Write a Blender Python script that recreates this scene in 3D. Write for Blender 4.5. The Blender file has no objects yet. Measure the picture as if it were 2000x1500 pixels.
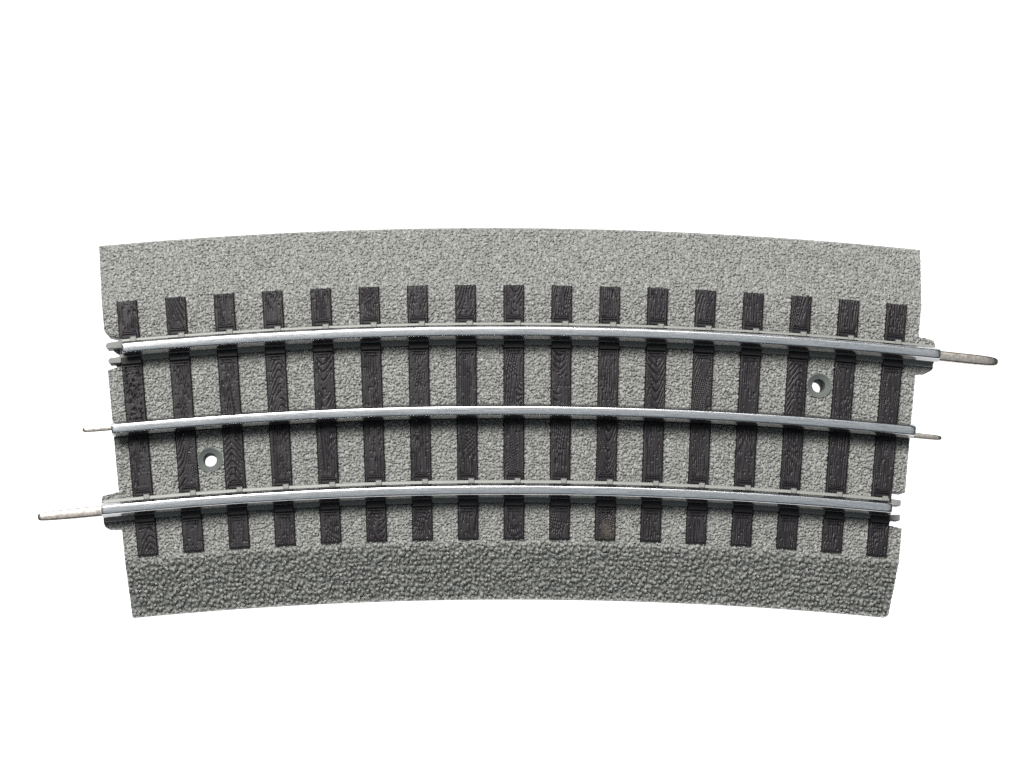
import bpy, math
import numpy as np
from mathutils import Matrix, Vector

U = 0.0254            # everything below is measured in inches, built in metres
R0 = 36.0             # radius of the centre rail
DECK = 0.39           # height of the ballast deck
TIE_TOP = 0.42        # top of the sleepers
RAIL_TOP = 0.66
END = 3.514           # half length of the roadbed along the centre line
RAIL_S = 0.694        # offset of the outer rails

scene = bpy.context.scene
COL = scene.collection


# ------------------------------------------------------------------ helpers
def bend(t, s):
    """arc length t on the centre line, offset s outward -> flat x, y (inches)"""
    th = t / R0
    return (R0 + s) * np.sin(th), (R0 + s) * np.cos(th) - R0


def link(name, verts, faces, mat, parent=None, smooth=True, uv=None):
    """one mesh object; verts in inches (n,3); faces: (m,4) array or list of tuples"""
    me = bpy.data.meshes.new(name)
    v = np.asarray(verts, dtype=np.float32) * U
    if isinstance(faces, np.ndarray):
        m, k = faces.shape
        me.vertices.add(len(v))
        me.vertices.foreach_set('co', v.ravel())
        me.loops.add(m * k)
        me.loops.foreach_set('vertex_index', faces.astype(np.int32).ravel())
        me.polygons.add(m)
        me.polygons.foreach_set('loop_start', np.arange(0, m * k, k, dtype=np.int32))
        me.update(calc_edges=True)
    else:
        me.from_pydata([tuple(p) for p in v], [], [tuple(f) for f in faces])
        me.update()
    me.validate()
    if smooth is True:
        me.polygons.foreach_set('use_smooth', np.ones(len(me.polygons), dtype=bool))
    if uv is not None:
        lay = me.uv_layers.new(name='UVMap')
        idx = np.empty(len(me.loops), dtype=np.int32)
        me.loops.foreach_get('vertex_index', idx)
        lay.data.foreach_set('uv', np.asarray(uv, dtype=np.float32)[idx].ravel())
    me.materials.append(mat)
    o = bpy.data.objects.new(name, me)
    COL.objects.link(o)
    if parent is not None:
        o.parent = parent
    return o


def noise2(x, y, seed, size=256):
    """smooth value noise in -1..1"""
    g = np.random.default_rng(seed).uniform(-1, 1, (size, size))
    xi, yi = np.floor(x).astype(int), np.floor(y).astype(int)
    fx, fy = x - xi, y - yi
    fx, fy = fx * fx * (3 - 2 * fx), fy * fy * (3 - 2 * fy)
    x0, x1, y0, y1 = xi % size, (xi + 1) % size, yi % size, (yi + 1) % size
    return ((g[x0, y0] * (1 - fx) + g[x1, y0] * fx) * (1 - fy)
            + (g[x0, y1] * (1 - fx) + g[x1, y1] * fx) * fy)


def inside(T, S, poly):
    """points in polygon, poly = [(s, t), ...]"""
    res = np.zeros(T.shape, dtype=bool)
    n = len(poly)
    for i in range(n):
        s0, t0 = poly[i]
        s1, t1 = poly[(i + 1) % n]
        if s0 == s1:
            continue
        c = ((s0 > S) != (s1 > S)) & (T < (t1 - t0) * (S - s0) / (s1 - s0) + t0)
        res ^= c
    return res


def pebbles(T, S, cell, seed, rlo, rhi):
    """upper surface of closely packed little stones, 0..1"""
    rng = np.random.default_rng(seed)
    n = 512
    jx, jy = rng.uniform(0.12, 0.88, (n, n)), rng.uniform(0.12, 0.88, (n, n))
    rad = rng.uniform(rlo, rhi, (n, n))
    hgt = rng.uniform(0.45, 1.0, (n, n)) ** 0.8
    ang = rng.uniform(0, math.pi, (n, n))
    asp = rng.uniform(1.0, 1.4, (n, n))
    gx, gy = rng.normal(0, 0.16, (n, n)), rng.normal(0, 0.16, (n, n))
    x, y = T / cell, S / cell
    xi, yi = np.floor(x).astype(int), np.floor(y).astype(int)
    out = np.zeros(T.shape)
    for dx in (-1, 0, 1):
        for dy in (-1, 0, 1):
            a, b = (xi + dx) % n, (yi + dy) % n
            ox, oy = x - (xi + dx) - jx[a, b], y - (yi + dy) - jy[a, b]
            c, s = np.cos(ang[a, b]), np.sin(ang[a, b])
            p, q = (c * ox + s * oy), (-s * ox + c * oy) * asp[a, b]
            d = (np.abs(p) ** 2.4 + np.abs(q) ** 2.4) ** (1 / 2.4) / rad[a, b]
            h = hgt[a, b] * np.clip(1 - d ** 3.2, 0, 1) ** 0.6
            h = h * (1 + gx[a, b] * ox / rad[a, b] + gy[a, b] * oy / rad[a, b])
            out = np.maximum(out, h)
    return out


# ---------------------------------------------------------------- materials
def new_mat(name):
    m = bpy.data.materials.new(name)
    m.use_nodes = True
    nt = m.node_tree
    return m, nt, nt.nodes, nt.links, nt.nodes['Principled BSDF']


def node(ns, kind, **kw):
    n = ns.new(kind)
    for k, v in kw.items():
        if k in n.inputs:
            n.inputs[k].default_value = v
        else:
            setattr(n, k, v)
    return n


def ramp(ns, stops, interp='LINEAR'):
    r = ns.new('ShaderNodeValToRGB')
    r.color_ramp.interpolation = interp
    els = r.color_ramp.elements
    while len(els) < len(stops):
        els.new(0.5)
    for e, (p, c) in zip(els, stops):
        e.position = p
        e.color = (*c, 1) if len(c) == 3 else c
    return r


def ballast_material():
    m, nt, ns, lk, b = new_mat('grey_ballast_plastic')
    co = ns.new('ShaderNodeTexCoord')
    n1 = node(ns, 'ShaderNodeTexNoise', Scale=1900.0, Detail=2.0)
    n2 = node(ns, 'ShaderNodeTexNoise', Scale=90.0, Detail=3.0)
    n3 = node(ns, 'ShaderNodeTexNoise', Scale=520.0, Detail=2.0)
    for n in (n1, n2, n3):
        lk.new(co.outputs['Object'], n.inputs['Vector'])
    r1 = ramp(ns, [(0.30, BALLAST_LO), (0.50, BALLAST_MID), (0.72, BALLAST_HI)])
    lk.new(n1.outputs['Fac'], r1.inputs['Fac'])
    # rusty dust that has settled in a few spots
    r3 = ramp(ns, [(0.66, (0, 0, 0)), (0.75, (1, 1, 1))])
    lk.new(n3.outputs['Fac'], r3.inputs['Fac'])
    r2 = ramp(ns, [(0.48, (0, 0, 0)), (0.7, (0.55, 0.55, 0.55))])
    lk.new(n2.outputs['Fac'], r2.inputs['Fac'])
    mu = node(ns, 'ShaderNodeMath', operation='MULTIPLY')
    lk.new(r3.outputs['Color'], mu.inputs[0])
    lk.new(r2.outputs['Color'], mu.inputs[1])
    mx = node(ns, 'ShaderNodeMix', data_type='RGBA')
    lk.new(mu.outputs[0], mx.inputs['Factor'])
    lk.new(r1.outputs['Color'], mx.inputs['A'])
    mx.inputs['B'].default_value = (0.11, 0.075, 0.05, 1)
    lk.new(mx.outputs['Result'], b.inputs['Base Color'])
    b.inputs['Roughness'].default_value = 0.62
    b.inputs['Specular IOR Level'].default_value = 0.35
    return m


def plastic(name, col, rough=0.5, spec=0.4, var=0.15):
    m, nt, ns, lk, b = new_mat(name)
    co = ns.new('ShaderNodeTexCoord')
    n = node(ns, 'ShaderNodeTexNoise', Scale=260.0, Detail=4.0)
    lk.new(co.outputs['Object'], n.inputs['Vector'])
    r = ramp(ns, [(0.3, tuple(c * (1 - var) for c in col)), (0.7, tuple(c * (1 + var) for c in col))])
    lk.new(n.outputs['Fac'], r.inputs['Fac'])
    lk.new(r.outputs['Color'], b.inputs['Base Color'])
    b.inputs['Roughness'].default_value = rough
    b.inputs['Specular IOR Level'].default_value = spec
    bu = node(ns, 'ShaderNodeBump', Strength=0.25, Distance=0.00006)
    n2 = node(ns, 'ShaderNodeTexNoise', Scale=1800.0, Detail=2.0)
    lk.new(co.outputs['Object'], n2.inputs['Vector'])
    lk.new(n2.outputs['Fac'], bu.inputs['Height'])
    lk.new(bu.outputs['Normal'], b.inputs['Normal'])
    return m, nt, ns, lk, b, r


def sleeper_material():
    m, nt, ns, lk, b, r = plastic('dark_brown_plastic', (0.0098, 0.0078, 0.0098), 0.38, 0.19, 0.15)
    at = node(ns, 'ShaderNodeAttribute', attribute_name='scuff')
    mx = node(ns, 'ShaderNodeMix', data_type='RGBA')
    lk.new(at.outputs['Fac'], mx.inputs['Factor'])
    lk.new(r.outputs['Color'], mx.inputs['A'])
    mx.inputs['B'].default_value = (0.085, 0.068, 0.055, 1)
    lk.new(mx.outputs['Result'], b.inputs['Base Color'])
    return m


def rail_material():
    m, nt, ns, lk, b = new_mat('brushed_steel')
    uv = ns.new('ShaderNodeUVMap')
    mp = ns.new('ShaderNodeMapping')
    mp.inputs['Scale'].default_value = (3.0, 190.0, 1)
    lk.new(uv.outputs['UV'], mp.inputs['Vector'])
    n = node(ns, 'ShaderNodeTexNoise', Scale=1.0, Detail=5.0, Roughness=0.65)
    lk.new(mp.outputs['Vector'], n.inputs['Vector'])
    mp2 = ns.new('ShaderNodeMapping')
    mp2.inputs['Scale'].default_value = (26.0, 60.0, 1)
    lk.new(uv.outputs['UV'], mp2.inputs['Vector'])
    n2 = node(ns, 'ShaderNodeTexNoise', Scale=1.0, Detail=4.0, Roughness=0.7)
    lk.new(mp2.outputs['Vector'], n2.inputs['Vector'])
    r = ramp(ns, [(0.36, (0.34, 0.35, 0.365)), (0.64, (0.74, 0.735, 0.73))])
    av = node(ns, 'ShaderNodeMix', data_type='FLOAT')
    av.inputs['Factor'].default_value = 0.35
    lk.new(n.outputs['Fac'], av.inputs['A'])
    lk.new(n2.outputs['Fac'], av.inputs['B'])
    lk.new(av.outputs['Result'], r.inputs['Fac'])
    # darker colour below the running surface stands in for a dim side reflection
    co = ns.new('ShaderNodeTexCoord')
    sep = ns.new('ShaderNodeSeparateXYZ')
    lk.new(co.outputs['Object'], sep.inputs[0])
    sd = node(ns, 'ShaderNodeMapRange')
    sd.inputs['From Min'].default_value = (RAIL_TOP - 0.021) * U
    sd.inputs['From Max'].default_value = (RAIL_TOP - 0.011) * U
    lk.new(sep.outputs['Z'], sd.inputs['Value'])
    side_shade = node(ns, 'ShaderNodeMix', data_type='RGBA')
    lk.new(sd.outputs['Result'], side_shade.inputs['Factor'])
    side_shade.inputs['A'].default_value = (0.27, 0.275, 0.28, 1)
    lk.new(r.outputs['Color'], side_shade.inputs['B'])
    lk.new(side_shade.outputs['Result'], b.inputs['Base Color'])
    b.inputs['Metallic'].default_value = 1.0
    rr = node(ns, 'ShaderNodeMapRange')
    rr.inputs['To Min'].default_value = 0.12
    rr.inputs['To Max'].default_value = 0.21
    lk.new(n.outputs['Fac'], rr.inputs['Value'])
    lk.new(rr.outputs['Result'], b.inputs['Roughness'])
    bu = node(ns, 'ShaderNodeBump', Strength=0.12, Distance=0.00005)
    ad = node(ns, 'ShaderNodeMath', operation='ADD')
    lk.new(n.outputs['Fac'], ad.inputs[0])
    lk.new(n2.outputs['Fac'], ad.inputs[1])
    lk.new(ad.outputs[0], bu.inputs['Height'])
    lk.new(bu.outputs['Normal'], b.inputs['Normal'])
    return m


def pin_material():
    m, nt, ns, lk, b = new_mat('nickel_plated_pin')
    co = ns.new('ShaderNodeTexCoord')
    n = node(ns, 'ShaderNodeTexNoise', Scale=1500.0, Detail=3.0)
    lk.new(co.outputs['Object'], n.inputs['Vector'])
    r = ramp(ns, [(0.3, (0.36, 0.315, 0.275)), (0.7, (0.64, 0.58, 0.52))])
    lk.new(n.outputs['Fac'], r.inputs['Fac'])
    lk.new(r.outputs['Color'], b.inputs['Base Color'])
    b.inputs['Metallic'].default_value = 1.0
    b.inputs['Roughness'].default_value = 0.23
    bu = node(ns, 'ShaderNodeBump', Strength=0.2, Distance=0.0001)
    lk.new(n.outputs['Fac'], bu.inputs['Height'])
    lk.new(bu.outputs['Normal'], b.inputs['Normal'])
    return m


def glow_sheet_material():
    """matt white translucent ground, made to glow by an added lamp below"""
    m, nt, ns, lk, b = new_mat('translucent_glow_sheet')
    ns.remove(b)
    out = [n for n in ns if n.type == 'OUTPUT_MATERIAL'][0]
    co = ns.new('ShaderNodeTexCoord')
    n = node(ns, 'ShaderNodeTexNoise', Scale=40.0, Detail=2.0)
    lk.new(co.outputs['Object'], n.inputs['Vector'])
    r = ramp(ns, [(0.0, (0.84, 0.84, 0.84)), (1.0, (0.87, 0.87, 0.87))])
    lk.new(n.outputs['Fac'], r.inputs['Fac'])
    d, t = ns.new('ShaderNodeBsdfDiffuse'), ns.new('ShaderNodeBsdfTranslucent')
    mix = ns.new('ShaderNodeMixShader')
    mix.inputs[0].default_value = 0.78
    for x in (d, t):
        lk.new(r.outputs['Color'], x.inputs['Color'])
    lk.new(d.outputs[0], mix.inputs[1])
    lk.new(t.outputs[0], mix.inputs[2])
    lk.new(mix.outputs[0], out.inputs['Surface'])
    return m


BALLAST_LO, BALLAST_MID, BALLAST_HI = (0.102, 0.105, 0.100), (0.206, 0.210, 0.198), (0.322, 0.328, 0.310)
M_BALLAST = ballast_material()
M_SLEEPER = sleeper_material()
M_RAIL = rail_material()
M_PIN = pin_material()
M_BASE = plastic('pale_grey_plastic', (0.18, 0.185, 0.172), 0.45, 0.4, 0.06)[0]
M_TAB = plastic('grey_plastic', (0.145, 0.147, 0.14), 0.5, 0.4, 0.06)[0]
M_RING = plastic('smooth_grey_plastic', (0.11, 0.12, 0.115), 0.75, 0.12, 0.05)[0]
M_INSUL = plastic('black_plastic', (0.012, 0.012, 0.013), 0.5, 0.3, 0.1)[0]
M_GLOW_SHEET = glow_sheet_material()

# -------------------------------------------------------------- the one thing
track = bpy.data.objects.new('track_section', None)
COL.objects.link(track)
track.location = (-0.0021 * U, -0.2815 * U, 0)
track.rotation_euler = (0, 0, 0.00068)
track['label'] = 'curved toy railway track section with three silver rails, dark sleepers and grey ballast bed'
track['category'] = 'toy track'
track['kind'] = 'thing'


# ------------------------------------------------------------------ roadbed
HOLES = [(-0.323, -2.689), (0.345, 2.679)]      # (s, t)
NOTCH_L = [(0.866, -3.9), (0.866, -3.513), (0.848, -3.497), (0.811, -3.368), (0.56, -3.385), (0.539, -3.506), (0.539, -3.9)]
NOTCH_R = [(-0.533, 3.9), (-0.533, 3.40), (-0.543, 3.37), (-0.565, 3.356), (-0.832, 3.362), (-0.847, 3.497), (-0.847, 3.9)]
TAB_L = [(-0.535, -3.45), (-0.535, -3.512), (-0.559, -3.661), (-0.594, -3.669), (-0.80, -3.671), (-0.83, -3.66), (-0.845, -3.635), (-0.856, -3.52), (-0.856, -3.45)]
TAB_R = [(0.855, 3.45), (0.855, 3.512), (0.842, 3.635), (0.820, 3.655), (0.794, 3.667), (0.624, 3.664), (0.585, 3.66), (0.563, 3.64), (0.544, 3.512), (0.544, 3.45)]
S_OUT, S_IN = 1.678, -1.637


def bed_height(T, S):
    lip = 0.028
    brk_o, brk_i = 1.13, -1.165
    up = lip + (DECK - lip) * (S_OUT - S) / (S_OUT - brk_o)
    dn = lip + (DECK - lip) * (S - S_IN) / (brk_i - S_IN)
    k = 0.02                                     # soft shoulder
    z = np.minimum(up, dn)
    h = np.clip(0.5 + 0.5 * (DECK - z) / k, 0, 1)
    z = DECK * (1 - h) + z * h - k * h * (1 - h)
    wob = noise2(T * 9, S * 9, 5) * 0.006
    wt = 1 / (1 + np.exp(-(S - 1.08) / 0.025))   # outer slope
    wb = 1 / (1 + np.exp((S + 1.15 + wob * 3) / 0.02))   # inner slope
    wd = np.clip(1 - wt - wb, 0, 1)
    wx = T + 0.006 * noise2(T * 55, S * 55, 7)
    wy = S + 0.006 * noise2(T * 55, S * 55, 8)
    deck = 0.026 * pebbles(wx, wy, 0.0235, 11, 0.38, 0.66) + 0.006 * noise2(T * 60, S * 60, 12)
    outer = 0.030 * pebbles(wx, wy, 0.028, 13, 0.38, 0.66) + 0.006 * noise2(T * 50, S * 50, 14)
    inner = 0.053 * pebbles(wx, wy, 0.038, 15, 0.37, 0.56) + 0.004 * noise2(T * 60, S * 60, 16)
    rel = wd * (deck - 0.0195) + wt * (outer - 0.021) + wb * (inner - 0.033)
    edge = np.clip(np.minimum(S_OUT - S, S - S_IN) / 0.03, 0, 1)
    rel = rel * edge * edge * (3 - 2 * edge)
    return z + rel


step = END / 760
nt_ = int(3.68 / step) + 1
t_ax = np.arange(-nt_, nt_ + 1) * step
s_ax = np.linspace(S_IN, S_OUT, 718)
T, S = np.meshgrid(t_ax, s_ax, indexing='ij')
Z = bed_height(T, S)
# faces kept
Tc = (T[:-1, :-1] + T[1:, 1:]) / 2
Sc = (S[:-1, :-1] + S[1:, 1:]) / 2
keep = np.abs(Tc) < END
keep &= ~inside(Tc, Sc, NOTCH_L) & ~inside(Tc, Sc, NOTCH_R)
keep |= inside(Tc, Sc, TAB_L) | inside(Tc, Sc, TAB_R)
for hs, ht in HOLES:
    keep &= np.hypot(Sc - hs, Tc - ht) > 0.100
for sg, rc in ((1, 0.05), (-1, 0.02)):          # rounded inner corners
    cs, ct = S_IN + rc, sg * (END - rc)
    keep &= ~((Sc < cs) & (Tc * sg > ct * sg) & (np.hypot(Sc - cs, Tc - ct) > rc))
for sg, a, c, rc in ((-1, 0.866, 1, 0.03),):     # soft corner above the left notch
    cs, ct = a + rc, sg * (END - rc)
    keep &= ~((Sc < cs) & (Sc > a - 0.02) & (Tc * sg > ct * sg) & (np.hypot(Sc - cs, Tc - ct) > rc))
idx = np.arange(T.size).reshape(T.shape)
F = np.stack([idx[:-1, :-1], idx[1:, :-1], idx[1:, 1:], idx[:-1, 1:]], -1)[keep]
used = np.unique(F)
remap = -np.ones(T.size, dtype=np.int64)
remap[used] = np.arange(len(used))
F = remap[F]
X, Y = bend(T, S)
V = np.stack([X.ravel()[used], Y.ravel()[used], Z.ravel()[used]], -1)
# walls down to the table along every open edge
E = np.concatenate([F[:, [0, 1]], F[:, [1, 2]], F[:, [2, 3]], F[:, [3, 0]]])
key = np.sort(E, axis=1)
code = key[:, 0] * len(V) + key[:, 1]
uq, first, cnt = np.unique(code, return_index=True, return_counts=True)
B = E[first[cnt == 1]]
bv = np.unique(B)
top = V[bv].copy()
low = top.copy()
low[:, 2] = 0.0
n0 = len(V)
mt = -np.ones(n0, dtype=np.int64)
mt[bv] = np.arange(len(bv))
W = np.stack([B[:, 1], B[:, 0], n0 + mt[B[:, 0]], n0 + mt[B[:, 1]]], -1)
V = np.concatenate([V, low])
roadbed = link('roadbed', V, np.concatenate([F, W]), M_BALLAST, track, smooth=False)
sm = np.zeros(len(roadbed.data.polygons), dtype=bool)
sm[:len(F)] = True
roadbed.data.polygons.foreach_set('use_smooth', sm)
roadbed.data.set_sharp_from_angle(angle=math.radians(80))


# ------------------------------------------------------------- screw holes
def screw_hole(s, t):
    prof = [(0.112, DECK - 0.02), (0.110, DECK + 0.004), (0.105, DECK + 0.005), (0.099, DECK + 0.0),
            (0.085, DECK - 0.016), (0.070, DECK - 0.027), (0.060, DECK - 0.033), (0.0575, DECK - 0.04),
            (0.0565, DECK - 0.10), (0.0565, 0.002)]
    n = 72
    cx, cy = bend(t, s)
    vs, fs = [], []
    for i in range(n):
        a = 2 * math.pi * i / n
        for r, z in prof:
            vs.append((cx + r * math.cos(a), cy + r * math.sin(a), z))
    m = len(prof)
    for i in range(n):
        for j in range(m - 1):
            a, b = i * m + j, ((i + 1) % n) * m + j
            fs.append((a, a + 1, b + 1, b))
    return link('screw_hole', vs, np.array(fs), M_RING, roadbed)


for hs, ht in HOLES:
    screw_hole(hs, ht)


# ---------------------------------------------------------------- sweeps
def sweep(name, prof, t0, t1, mat, parent, s0=0.0, n=160, closed=True, bev=0.0):
    """profile [(ds, z)] swept along the curve between t0 and t1, capped"""
    ts = np.linspace(t0, t1, n)
    if bev:
        ts = np.concatenate([[t0, t0 + bev * 0.3, t0 + bev], np.linspace(t0 + bev, t1 - bev, n)[1:-1], [t1 - bev, t1 - bev * 0.3, t1]])
    P = np.array(prof)
    m = len(P)
    vs, uv = [], []
    arc = np.concatenate([[0], np.cumsum(np.hypot(*(np.diff(P, axis=0).T)))])
    cz = P[:, 1].mean()
    for i, t in enumerate(ts):
        k = 1.0
        if bev:
            d = min(abs(t - t0), abs(t1 - t))
            k = 1 - 0.10 * max(0, 1 - d / bev) ** 2
        x, y = bend(t, s0 + P[:, 0] * k)
        z = cz + (P[:, 1] - cz) * k
        vs.append(np.stack([x, y, z], -1))
        uv.append(np.stack([np.full(m, t), arc + s0 * 7], -1))
    vs = np.concatenate(vs)
    uv = np.concatenate(uv)
    fs = []
    for i in range(len(ts) - 1):
        for j in range(m if closed else m - 1):
            a, b = i * m + j, i * m + (j + 1) % m
            fs.append((a, b, b + m, a + m))
    L = (len(ts) - 1) * m
    fs.append(tuple(reversed(range(m))))
    fs.append(tuple(L + j for j in range(m)))
    return link(name, vs, fs, mat, parent, uv=uv)


def rail_profile():
    head = [(0.0, 0.0), (0.018, 0.0002), (0.028, 0.0008), (0.0335, 0.0019), (0.0370, 0.0037), (0.0398, 0.0068),
            (0.0420, 0.0108), (0.0440, 0.0155), (0.0462, 0.0215), (0.0490, 0.0300), (0.0602, 0.0790), (0.0607, 0.0815),
            (0.0626, 0.0890), (0.0632, 0.0940), (0.0622, 0.1040), (0.0560, 0.1120), (0.0360, 0.1200), (0.0300, 0.1350)]
    half = [(x, RAIL_TOP - d) for x, d in head] + [(0.030, 0.43)]
    left = [(-x, z) for x, z in half[1:]]
    return list(reversed(half)) + left           # from right foot over the top to left foot


def finish_sharp(o, deg=35):
    o.data.set_sharp_from_angle(angle=math.radians(deg))


def pin(parent, t_from, t_to, s, ra, rb, z, blunt):
    """connecting pin leaving the rail end along its tangent"""
    x0, y0 = bend(t_from, s)
    th = t_from / R0
    sg = 1 if t_to > t_from else -1
    d = np.array([math.cos(th), -math.sin(th)]) * sg
    nrm = np.array([math.sin(th), math.cos(th)])
    L = abs(t_to - t_from)
    rings = [(-0.08, 1.0), (0.0, 1.0), (0.35, 1.0), (0.62, 0.99), (0.78, 0.95), (0.88, 0.87), (0.94, 0.76), (0.975, 0.58), (0.993, 0.30), (1.0, 0.06)]
    if blunt:
        rings = [(-0.08, 1.0), (0.0, 1.0), (0.4, 0.98), (0.7, 0.90), (0.86, 0.82), (0.94, 0.75), (0.975, 0.66), (0.992, 0.5), (1.0, 0.2)]
    n = 28
    vs, fs = [], []
    for f, k in rings:
        for i in range(n):
            a = 2 * math.pi * i / n
            ca, sa = math.cos(a), math.sin(a)
            # flattened tube with a broad top face
            ca = math.copysign(abs(ca) ** 0.45, ca)
            sa = math.copysign(abs(sa) ** 0.28, sa)
            p = np.array([x0, y0]) + d * f * L + nrm * ca * ra * k
            vs.append((p[0], p[1], z + sa * rb * (0.35 + 0.65 * k)))
    for j in range(len(rings) - 1):
        for i in range(n):
            a, b = j * n + i, j * n + (i + 1) % n
            fs.append((a, b, b + n, a + n) if sg > 0 else (a, a + n, b + n, b))
    L0 = (len(rings) - 1) * n
    cap = tuple(L0 + i for i in range(n))
    fs.append(cap if sg > 0 else tuple(reversed(cap)))
    return link('joiner_pin', vs, fs, M_PIN, parent)


def boxes_into(vs, fs, boxes):
    """boxes (t0,t1,s0,s1,z0,z1) with chamfered tops, appended on the curve"""
    for t0, t1, s0, s1, z0, z1 in boxes:
        c = min(0.006, (t1 - t0) * 0.2, (s1 - s0) * 0.2, (z1 - z0) * 0.5)
        base = len(vs)
        for (a, b, e, f, z) in ((t0, t1, s0, s1, z0), (t0, t1, s0, s1, z1 - c), (t0 + c, t1 - c, s0 + c, s1 - c, z1)):
            for tt, ss in ((a, e), (b, e), (b, f), (a, f)):
                x, y = bend(tt, ss)
                vs.append((float(x), float(y), z))
        for l in range(2):
            for k in range(4):
                p, q = base + l * 4 + k, base + l * 4 + (k + 1) % 4
                fs.append((p, q, q + 4, p + 4))
        fs.append(tuple(base + 8 + k for k in range(4)))


PITCH = 0.011464 * R0
TIES = [(k - 8) * PITCH for k in range(17)]

RAILS = [   # s, t0, t1, rail base t0, t1
    (RAIL_S, -3.362, 3.676, -3.366, 3.652),
    (0.0, -3.512, 3.520, -3.49, 3.50),
    (-RAIL_S, -3.664, 3.371, -3.655, 3.37),
]
for i, (s, t0, t1, b0, b1) in enumerate(RAILS):
    rail = sweep('rail', rail_profile(), t0, t1, M_RAIL, track, s0=s, n=170, bev=0.012)
    finish_sharp(rail, 40)
    if i == 1:
        rail['label'] = 'middle silver rail with a thin pin at each end'
        pr = [(0.062, 0.34), (0.062, 0.425), (0.05, 0.445), (-0.05, 0.445), (-0.062, 0.425), (-0.062, 0.34)]
        base = sweep('rail_base', pr, b0, b1, M_INSUL, rail, s0=s)
        finish_sharp(base, 30)
        pin(rail, t0, -3.768, 0.018, 0.026, 0.03, 0.575, False)
        pin(rail, t1, 3.765, -0.036, 0.024, 0.03, 0.575, False)
        continue
    rail['label'] = 'outer silver rail on a pale grey plastic strip' if i == 0 else 'inner silver rail on a pale grey plastic strip'
    pr = [(0.098, 0.34), (0.098, 0.425), (0.094, 0.432), (0.058, 0.438), (0.054, 0.448), (-0.054, 0.448),
          (-0.058, 0.438), (-0.094, 0.432), (-0.098, 0.425), (-0.098, 0.34)]
    base = sweep('rail_base', pr, b0, b1, M_BASE, rail, s0=s)
    # little moulded clips beside every sleeper, part of the same strip
    vs, fs = [], []
    for t in TIES:
        boxes_into(vs, fs, [(t + 0.005, t + 0.058, s + 0.068, s + 0.112, 0.40, 0.450)])
    me = base.data
    bm_v = [tuple(np.array(v.co) / U) for v in me.vertices]
    bm_f = [tuple(p.vertices) for p in me.polygons]
    off = len(bm_v)
    nme = bpy.data.meshes.new('rail_base')
    nme.from_pydata([tuple(np.array(v) * U) for v in bm_v + vs], [], bm_f + [tuple(off + k for k in f) for f in fs])
    nme.materials.append(M_BASE)
    nme.update()
    base.data = nme
    nme.polygons.foreach_set('use_smooth', np.ones(len(nme.polygons), dtype=bool))
    finish_sharp(base, 30)
    if i == 0:
        pin(rail, t1, 4.203, s - 0.009, 0.046, 0.045, 0.572, False)
    else:
        pin(rail, t0, -4.222, s - 0.004, 0.046, 0.045, 0.572, True)


# ---------------------------------------------------------- connector tabs
def prism(name, blocks, mat, parent):
    """(s, t) outlines with depth and a slightly rounded upper rim, one mesh"""
    vs, fs = [], []
    for poly, z0, z1 in blocks:
        P = np.array(poly)
        c = P.mean(0)
        n = len(P)
        area = sum(P[k][1] * P[(k + 1) % n][0] - P[(k + 1) % n][1] * P[k][0] for k in range(n))
        if area < 0:
            P = P[::-1]
        base = len(vs)
        for k, z in ((1.0, z0), (1.0, z1 - 0.012), (0.975, z1 - 0.003), (0.93, z1)):
            q = c + (P - c) * k
            x, y = bend(q[:, 1], q[:, 0])
            vs += [(float(a), float(b), z) for a, b in zip(x, y)]
        for l in range(3):
            for k in range(n):
                a, b = base + l * n + k, base + l * n + (k + 1) % n
                fs.append((a, b, b + n, a + n))
        fs.append(tuple(base + 3 * n + k for k in range(n)))
        fs.append(tuple(reversed(range(base, base + n))))
    o = link(name, vs, fs, mat, parent)
    finish_sharp(o, 40)
    return o


def arc_pts(cs, ct, r, a0, a1, n=8):
    return [(cs + r * math.sin(math.radians(a0 + (a1 - a0) * i / n)), ct + r * math.cos(math.radians(a0 + (a1 - a0) * i / n))) for i in range(n + 1)]


up = [(0.800, -3.355), (0.797, -3.372), (0.777, -3.405), (0.775, -3.45)] + arc_pts(0.744, -3.482, 0.029, 100, 235) + [(0.722, -3.455), (0.714, -3.355)]
up_ledge = [(0.732, -3.357), (0.732, -3.474), (0.700, -3.443), (0.678, -3.414), (0.680, -3.357)]
lo = [(0.668, -3.355), (0.662, -3.378), (0.640, -3.405), (0.637, -3.445)] + arc_pts(0.611, -3.474, 0.027, 100, 235) + [(0.590, -3.447), (0.583, -3.355)]
lo_ledge = [(0.600, -3.357), (0.600, -3.466), (0.572, -3.440), (0.553, -3.415), (0.549, -3.357)]
prism('connector_tab', [(up, 0.16, 0.425), (up_ledge, 0.12, 0.26)], M_TAB, roadbed)
prism('connector_tab', [(lo, 0.16, 0.425), (lo_ledge, 0.12, 0.26)], M_TAB, roadbed)
ru = [(-0.596, 3.34), (-0.604, 3.478), (-0.608, 3.483), (-0.648, 3.484), (-0.653, 3.479), (-0.655, 3.34)]
rl = [(-0.742, 3.34), (-0.740, 3.40), (-0.731, 3.478), (-0.735, 3.486), (-0.778, 3.489), (-0.784, 3.484), (-0.786, 3.34)]
rl_ledge = [(-0.770, 3.342), (-0.770, 3.432), (-0.788, 3.427), (-0.806, 3.405), (-0.822, 3.385), (-0.822, 3.342)]
prism('connector_tab', [(ru, 0.16, 0.40)], M_TAB, roadbed)
prism('connector_tab', [(rl, 0.16, 0.40), (rl_ledge, 0.12, 0.28)], M_TAB, roadbed)


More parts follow.
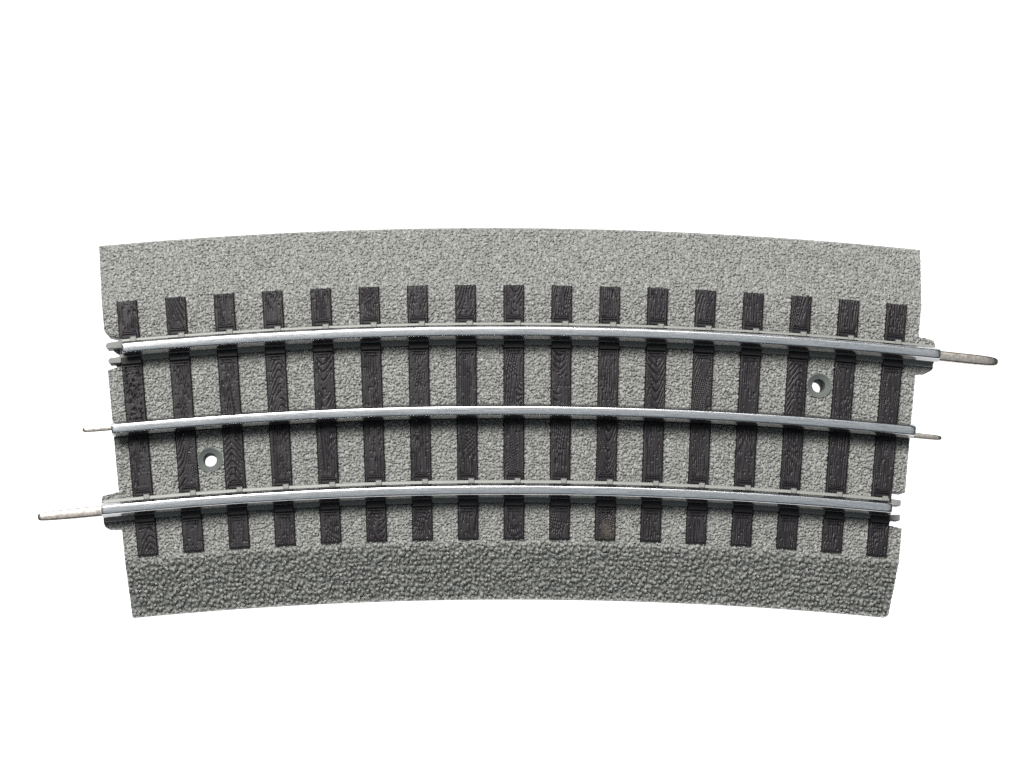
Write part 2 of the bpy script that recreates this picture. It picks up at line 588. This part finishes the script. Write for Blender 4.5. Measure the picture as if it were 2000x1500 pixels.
# ------------------------------------------------------------------ sleepers
def grain(u, v, k):
    """relief of moulded wood grain, one pattern per visible stretch of sleeper"""
    cuts = [1.2, RAIL_S, 0.0, -RAIL_S, -1.2]
    out = np.zeros(u.shape)
    rng = np.random.default_rng(900 + k)
    for q in range(4):
        sel = (v <= cuts[q]) & (v > cuts[q + 1])
        uu, vv = u[sel], v[sel]
        sd = 1000 + k * 10 + q
        mode = rng.choice(['straight', 'cathedral', 'slant', 'pores', 'curl'], p=[0.46, 0.16, 0.26, 0.06, 0.06])
        lo = noise2(uu * 9 + 7, vv * 2.2, sd)
        fine = noise2(uu * 70, vv * 9, sd + 3)
        if mode == 'straight':
            w = uu * rng.uniform(44, 62) + 1.3 * lo
        elif mode == 'slant':
            w = (uu + rng.uniform(-0.28, 0.28) * (vv - cuts[q])) * rng.uniform(42, 56) + 1.6 * lo
        elif mode == 'cathedral':
            u0, sg = rng.uniform(-0.02, 0.04), rng.choice([-1, 1])
            w = 17 * (sg * (vv - cuts[q])) + 2600 * (uu - u0) ** 2 / 3.2 * 0.9 / (1 + 14 * np.abs(uu - u0)) + 1.1 * lo
        elif mode == 'curl':
            c0 = rng.uniform(cuts[q + 1] + 0.1, min(cuts[q], 1.1) - 0.1)
            w = 58 * np.hypot((uu - rng.choice([-0.08, 0.08])), (vv - c0) * 0.35) + 1.5 * lo
        else:
            w = uu * 50 + 2.0 * lo
        line = np.abs(np.sin(math.pi * w))
        groove = np.clip(1 - line / 0.42, 0, 1) ** 1.2
        br = np.clip(noise2(uu * 16, vv * 7, sd + 1) * 2.2 + (0.6 if mode != 'pores' else -0.2), 0, 1)
        g = groove * br
        if mode == 'pores':
            g = np.maximum(g * 0.6, np.clip(noise2(uu * 95, vv * 48, sd + 2) * 2.4 - 0.75, 0, 1))
        else:
            g = np.maximum(g, 0.55 * np.clip(noise2(uu * 120, vv * 34, sd + 2) * 2.6 - 1.45, 0, 1))
        # smooth rim left by the mould
        rim = np.clip((0.074 - np.abs(uu)) / 0.01, 0, 1)
        out[sel] = -0.0105 * g * (0.3 + 0.7 * rim) + 0.0009 * fine + 0.0016 * lo
    return out


def sleeper_mesh_data(k):
    hw, v0, v1 = 0.0895, -1.112, 1.124
    uin = np.linspace(-0.0815, 0.0815, 38)
    vin = np.linspace(v0 + 0.008, v1 - 0.008, 500)
    ua = np.concatenate([[-hw - 0.006, -hw, -0.086], uin, [0.086, hw, hw + 0.006]])
    va = np.concatenate([[v0 - 0.004, v0, v0 + 0.004], vin, [v1 - 0.004, v1, v1 + 0.004]])
    Ug, Vg = np.meshgrid(ua, va, indexing='ij')
    z = TIE_TOP + grain(Ug, Vg, k)
    dz_u = np.interp(np.abs(Ug), [0.0815, 0.086, hw, hw + 0.006], [0, 0.003, 0.012, 0.085])
    dv = np.minimum(Vg - v0, v1 - Vg)
    dz_v = np.interp(dv, [-0.004, 0, 0.004, 0.008], [0.085, 0.012, 0.003, 0])
    z = z - np.maximum(dz_u, dz_v)
    return Ug, Vg, z


plate_mats = M_SLEEPER
for k, t in enumerate(TIES):
    Ug, Vg, z = sleeper_mesh_data(k)
    # straight bar: local radial frame at angle t/R0
    th = t / R0
    x = (R0 + Vg) * math.sin(th) + Ug * math.cos(th)
    y = (R0 + Vg) * math.cos(th) - Ug * math.sin(th) - R0
    V = np.stack([x.ravel(), y.ravel(), z.ravel()], -1)
    ii = np.arange(Ug.size).reshape(Ug.shape)
    Fq = np.stack([ii[:-1, :-1], ii[1:, :-1], ii[1:, 1:], ii[:-1, 1:]], -1).reshape(-1, 4)
    o = link('sleeper', V, Fq, M_SLEEPER, track)
    a = o.data.attributes.new('scuff', 'FLOAT', 'POINT')
    sc = np.zeros(Ug.size, dtype=np.float32)
    if k == 10:                                   # the rubbed sleeper end
        w = np.exp(-((Ug - 0.015) / 0.06) ** 2 - ((Vg + 1.02) / 0.075) ** 2) * (0.6 + 0.6 * noise2(Ug * 60, Vg * 50, 77))
        sc = np.clip(w, 0, 0.5).astype(np.float32).ravel()
        o['label'] = 'dark sleeper with a tan rubbed patch at its near end'
    a.data.foreach_set('value', sc)
    for s in (RAIL_S, -RAIL_S):
        vs, fs = [], []
        zt = TIE_TOP
        boxes_into(vs, fs, [
            # outer side: plate, rib, spike heads
            (t - 0.066, t + 0.066, s + 0.101, s + 0.132, zt - 0.03, zt + 0.014),
            (t - 0.066, t + 0.066, s + 0.137, s + 0.150, zt - 0.03, zt + 0.010),
            (t - 0.036, t + 0.036, s + 0.152, s + 0.170, zt - 0.03, zt + 0.009),
            (t - 0.056, t - 0.044, s + 0.158, s + 0.172, zt - 0.03, zt + 0.013),
            (t + 0.044, t + 0.056, s + 0.158, s + 0.172, zt - 0.03, zt + 0.013),
            # inner side: the clip laps over the strip under the rail
            (t - 0.088, t + 0.088, s - 0.128, s - 0.066, zt - 0.03, zt + 0.030),
            (t - 0.066, t + 0.066, s - 0.150, s - 0.137, zt - 0.03, zt + 0.012),
            (t - 0.036, t + 0.036, s - 0.178, s - 0.158, zt - 0.03, zt + 0.009),
            (t - 0.056, t - 0.044, s - 0.182, s - 0.166, zt - 0.03, zt + 0.013),
            (t + 0.044, t + 0.056, s - 0.182, s - 0.166, zt - 0.03, zt + 0.013),
        ])
        p = link('tie_plate', vs, fs, M_SLEEPER, o, smooth=False)

# ------------------------------------------------------------------ setting
def sheet(name, half, z, mat):
    o = link(name, [(-half, -half, z), (half, -half, z), (half, half, z), (-half, half, z)], [(0, 1, 2, 3)], mat, smooth=False)
    return o


table = sheet('ground', 2.5 / U, 0.0, M_GLOW_SHEET)
table['kind'] = 'structure'


# ------------------------------------------------------------------- lights
def area(name, loc, target, sx, sy, power, col=(1, 1, 1), spin=0.0):
    d = bpy.data.lights.new(name, 'AREA')
    d.shape = 'RECTANGLE'
    d.size, d.size_y = sx, sy
    d.energy = power
    d.color = col
    o = bpy.data.objects.new(name, d)
    COL.objects.link(o)
    o.location = loc
    q = (Vector(target) - Vector(loc)).to_track_quat('-Z', 'Y')
    o.rotation_euler = (q.to_matrix() @ Matrix.Rotation(spin, 3, 'Z')).to_euler()
    return o


area('softbox_lamp', (-0.26, 0.55, 1.23), (0, 0, 0), 0.72, 0.42, 38.0, (1.0, 0.985, 0.955))
area('added_overhead_fill', (-0.06, 0.10, 1.35), (0, 0, 0), 1.4, 1.2, 2.2, (0.90, 0.96, 1.0))  # added unseen fill, supplies the grey reflection on the rail tops
area('added_under_lamp', (0, 0, -0.6), (0, 0, 0), 4.6, 4.6, 118.0)  # added unseen source under the ground, keeps it white without shadows

w = bpy.data.worlds.new('World')
scene.world = w
w.use_nodes = True
bg = w.node_tree.nodes['Background']
bg.inputs['Color'].default_value = (0.76, 0.88, 1.0, 1)
bg.inputs['Strength'].default_value = 0.13

# ------------------------------------------------------------------- camera
cam = bpy.data.cameras.new('camera')
co = bpy.data.objects.new('camera', cam)
COL.objects.link(co)
c = Vector((-1.43028, -2.52639, 31.59047))
f = (-c).normalized()
r = f.cross(Vector((0, 1, 0))).normalized()
u = r.cross(f)
m = Matrix((r, u, -f)).transposed().to_4x4()
m.translation = c * U
co.matrix_world = m
cam.sensor_width = 36
cam.lens = 36 * 219.149 * 31.72359 / 2000
cam.clip_start = 0.02
cam.clip_end = 50
scene.camera = co

scene.view_settings.view_transform = 'Standard'
scene.view_settings.look = 'None'
scene.view_settings.exposure = 0.0
scene.view_settings.gamma = 1.0
scene.view_settings.use_curve_mapping = False
scene.render.filter_size = 1.05
scene.cycles.max_bounces = 8
scene.cycles.use_denoising = False
scene.cycles.sample_clamp_direct = 7.0
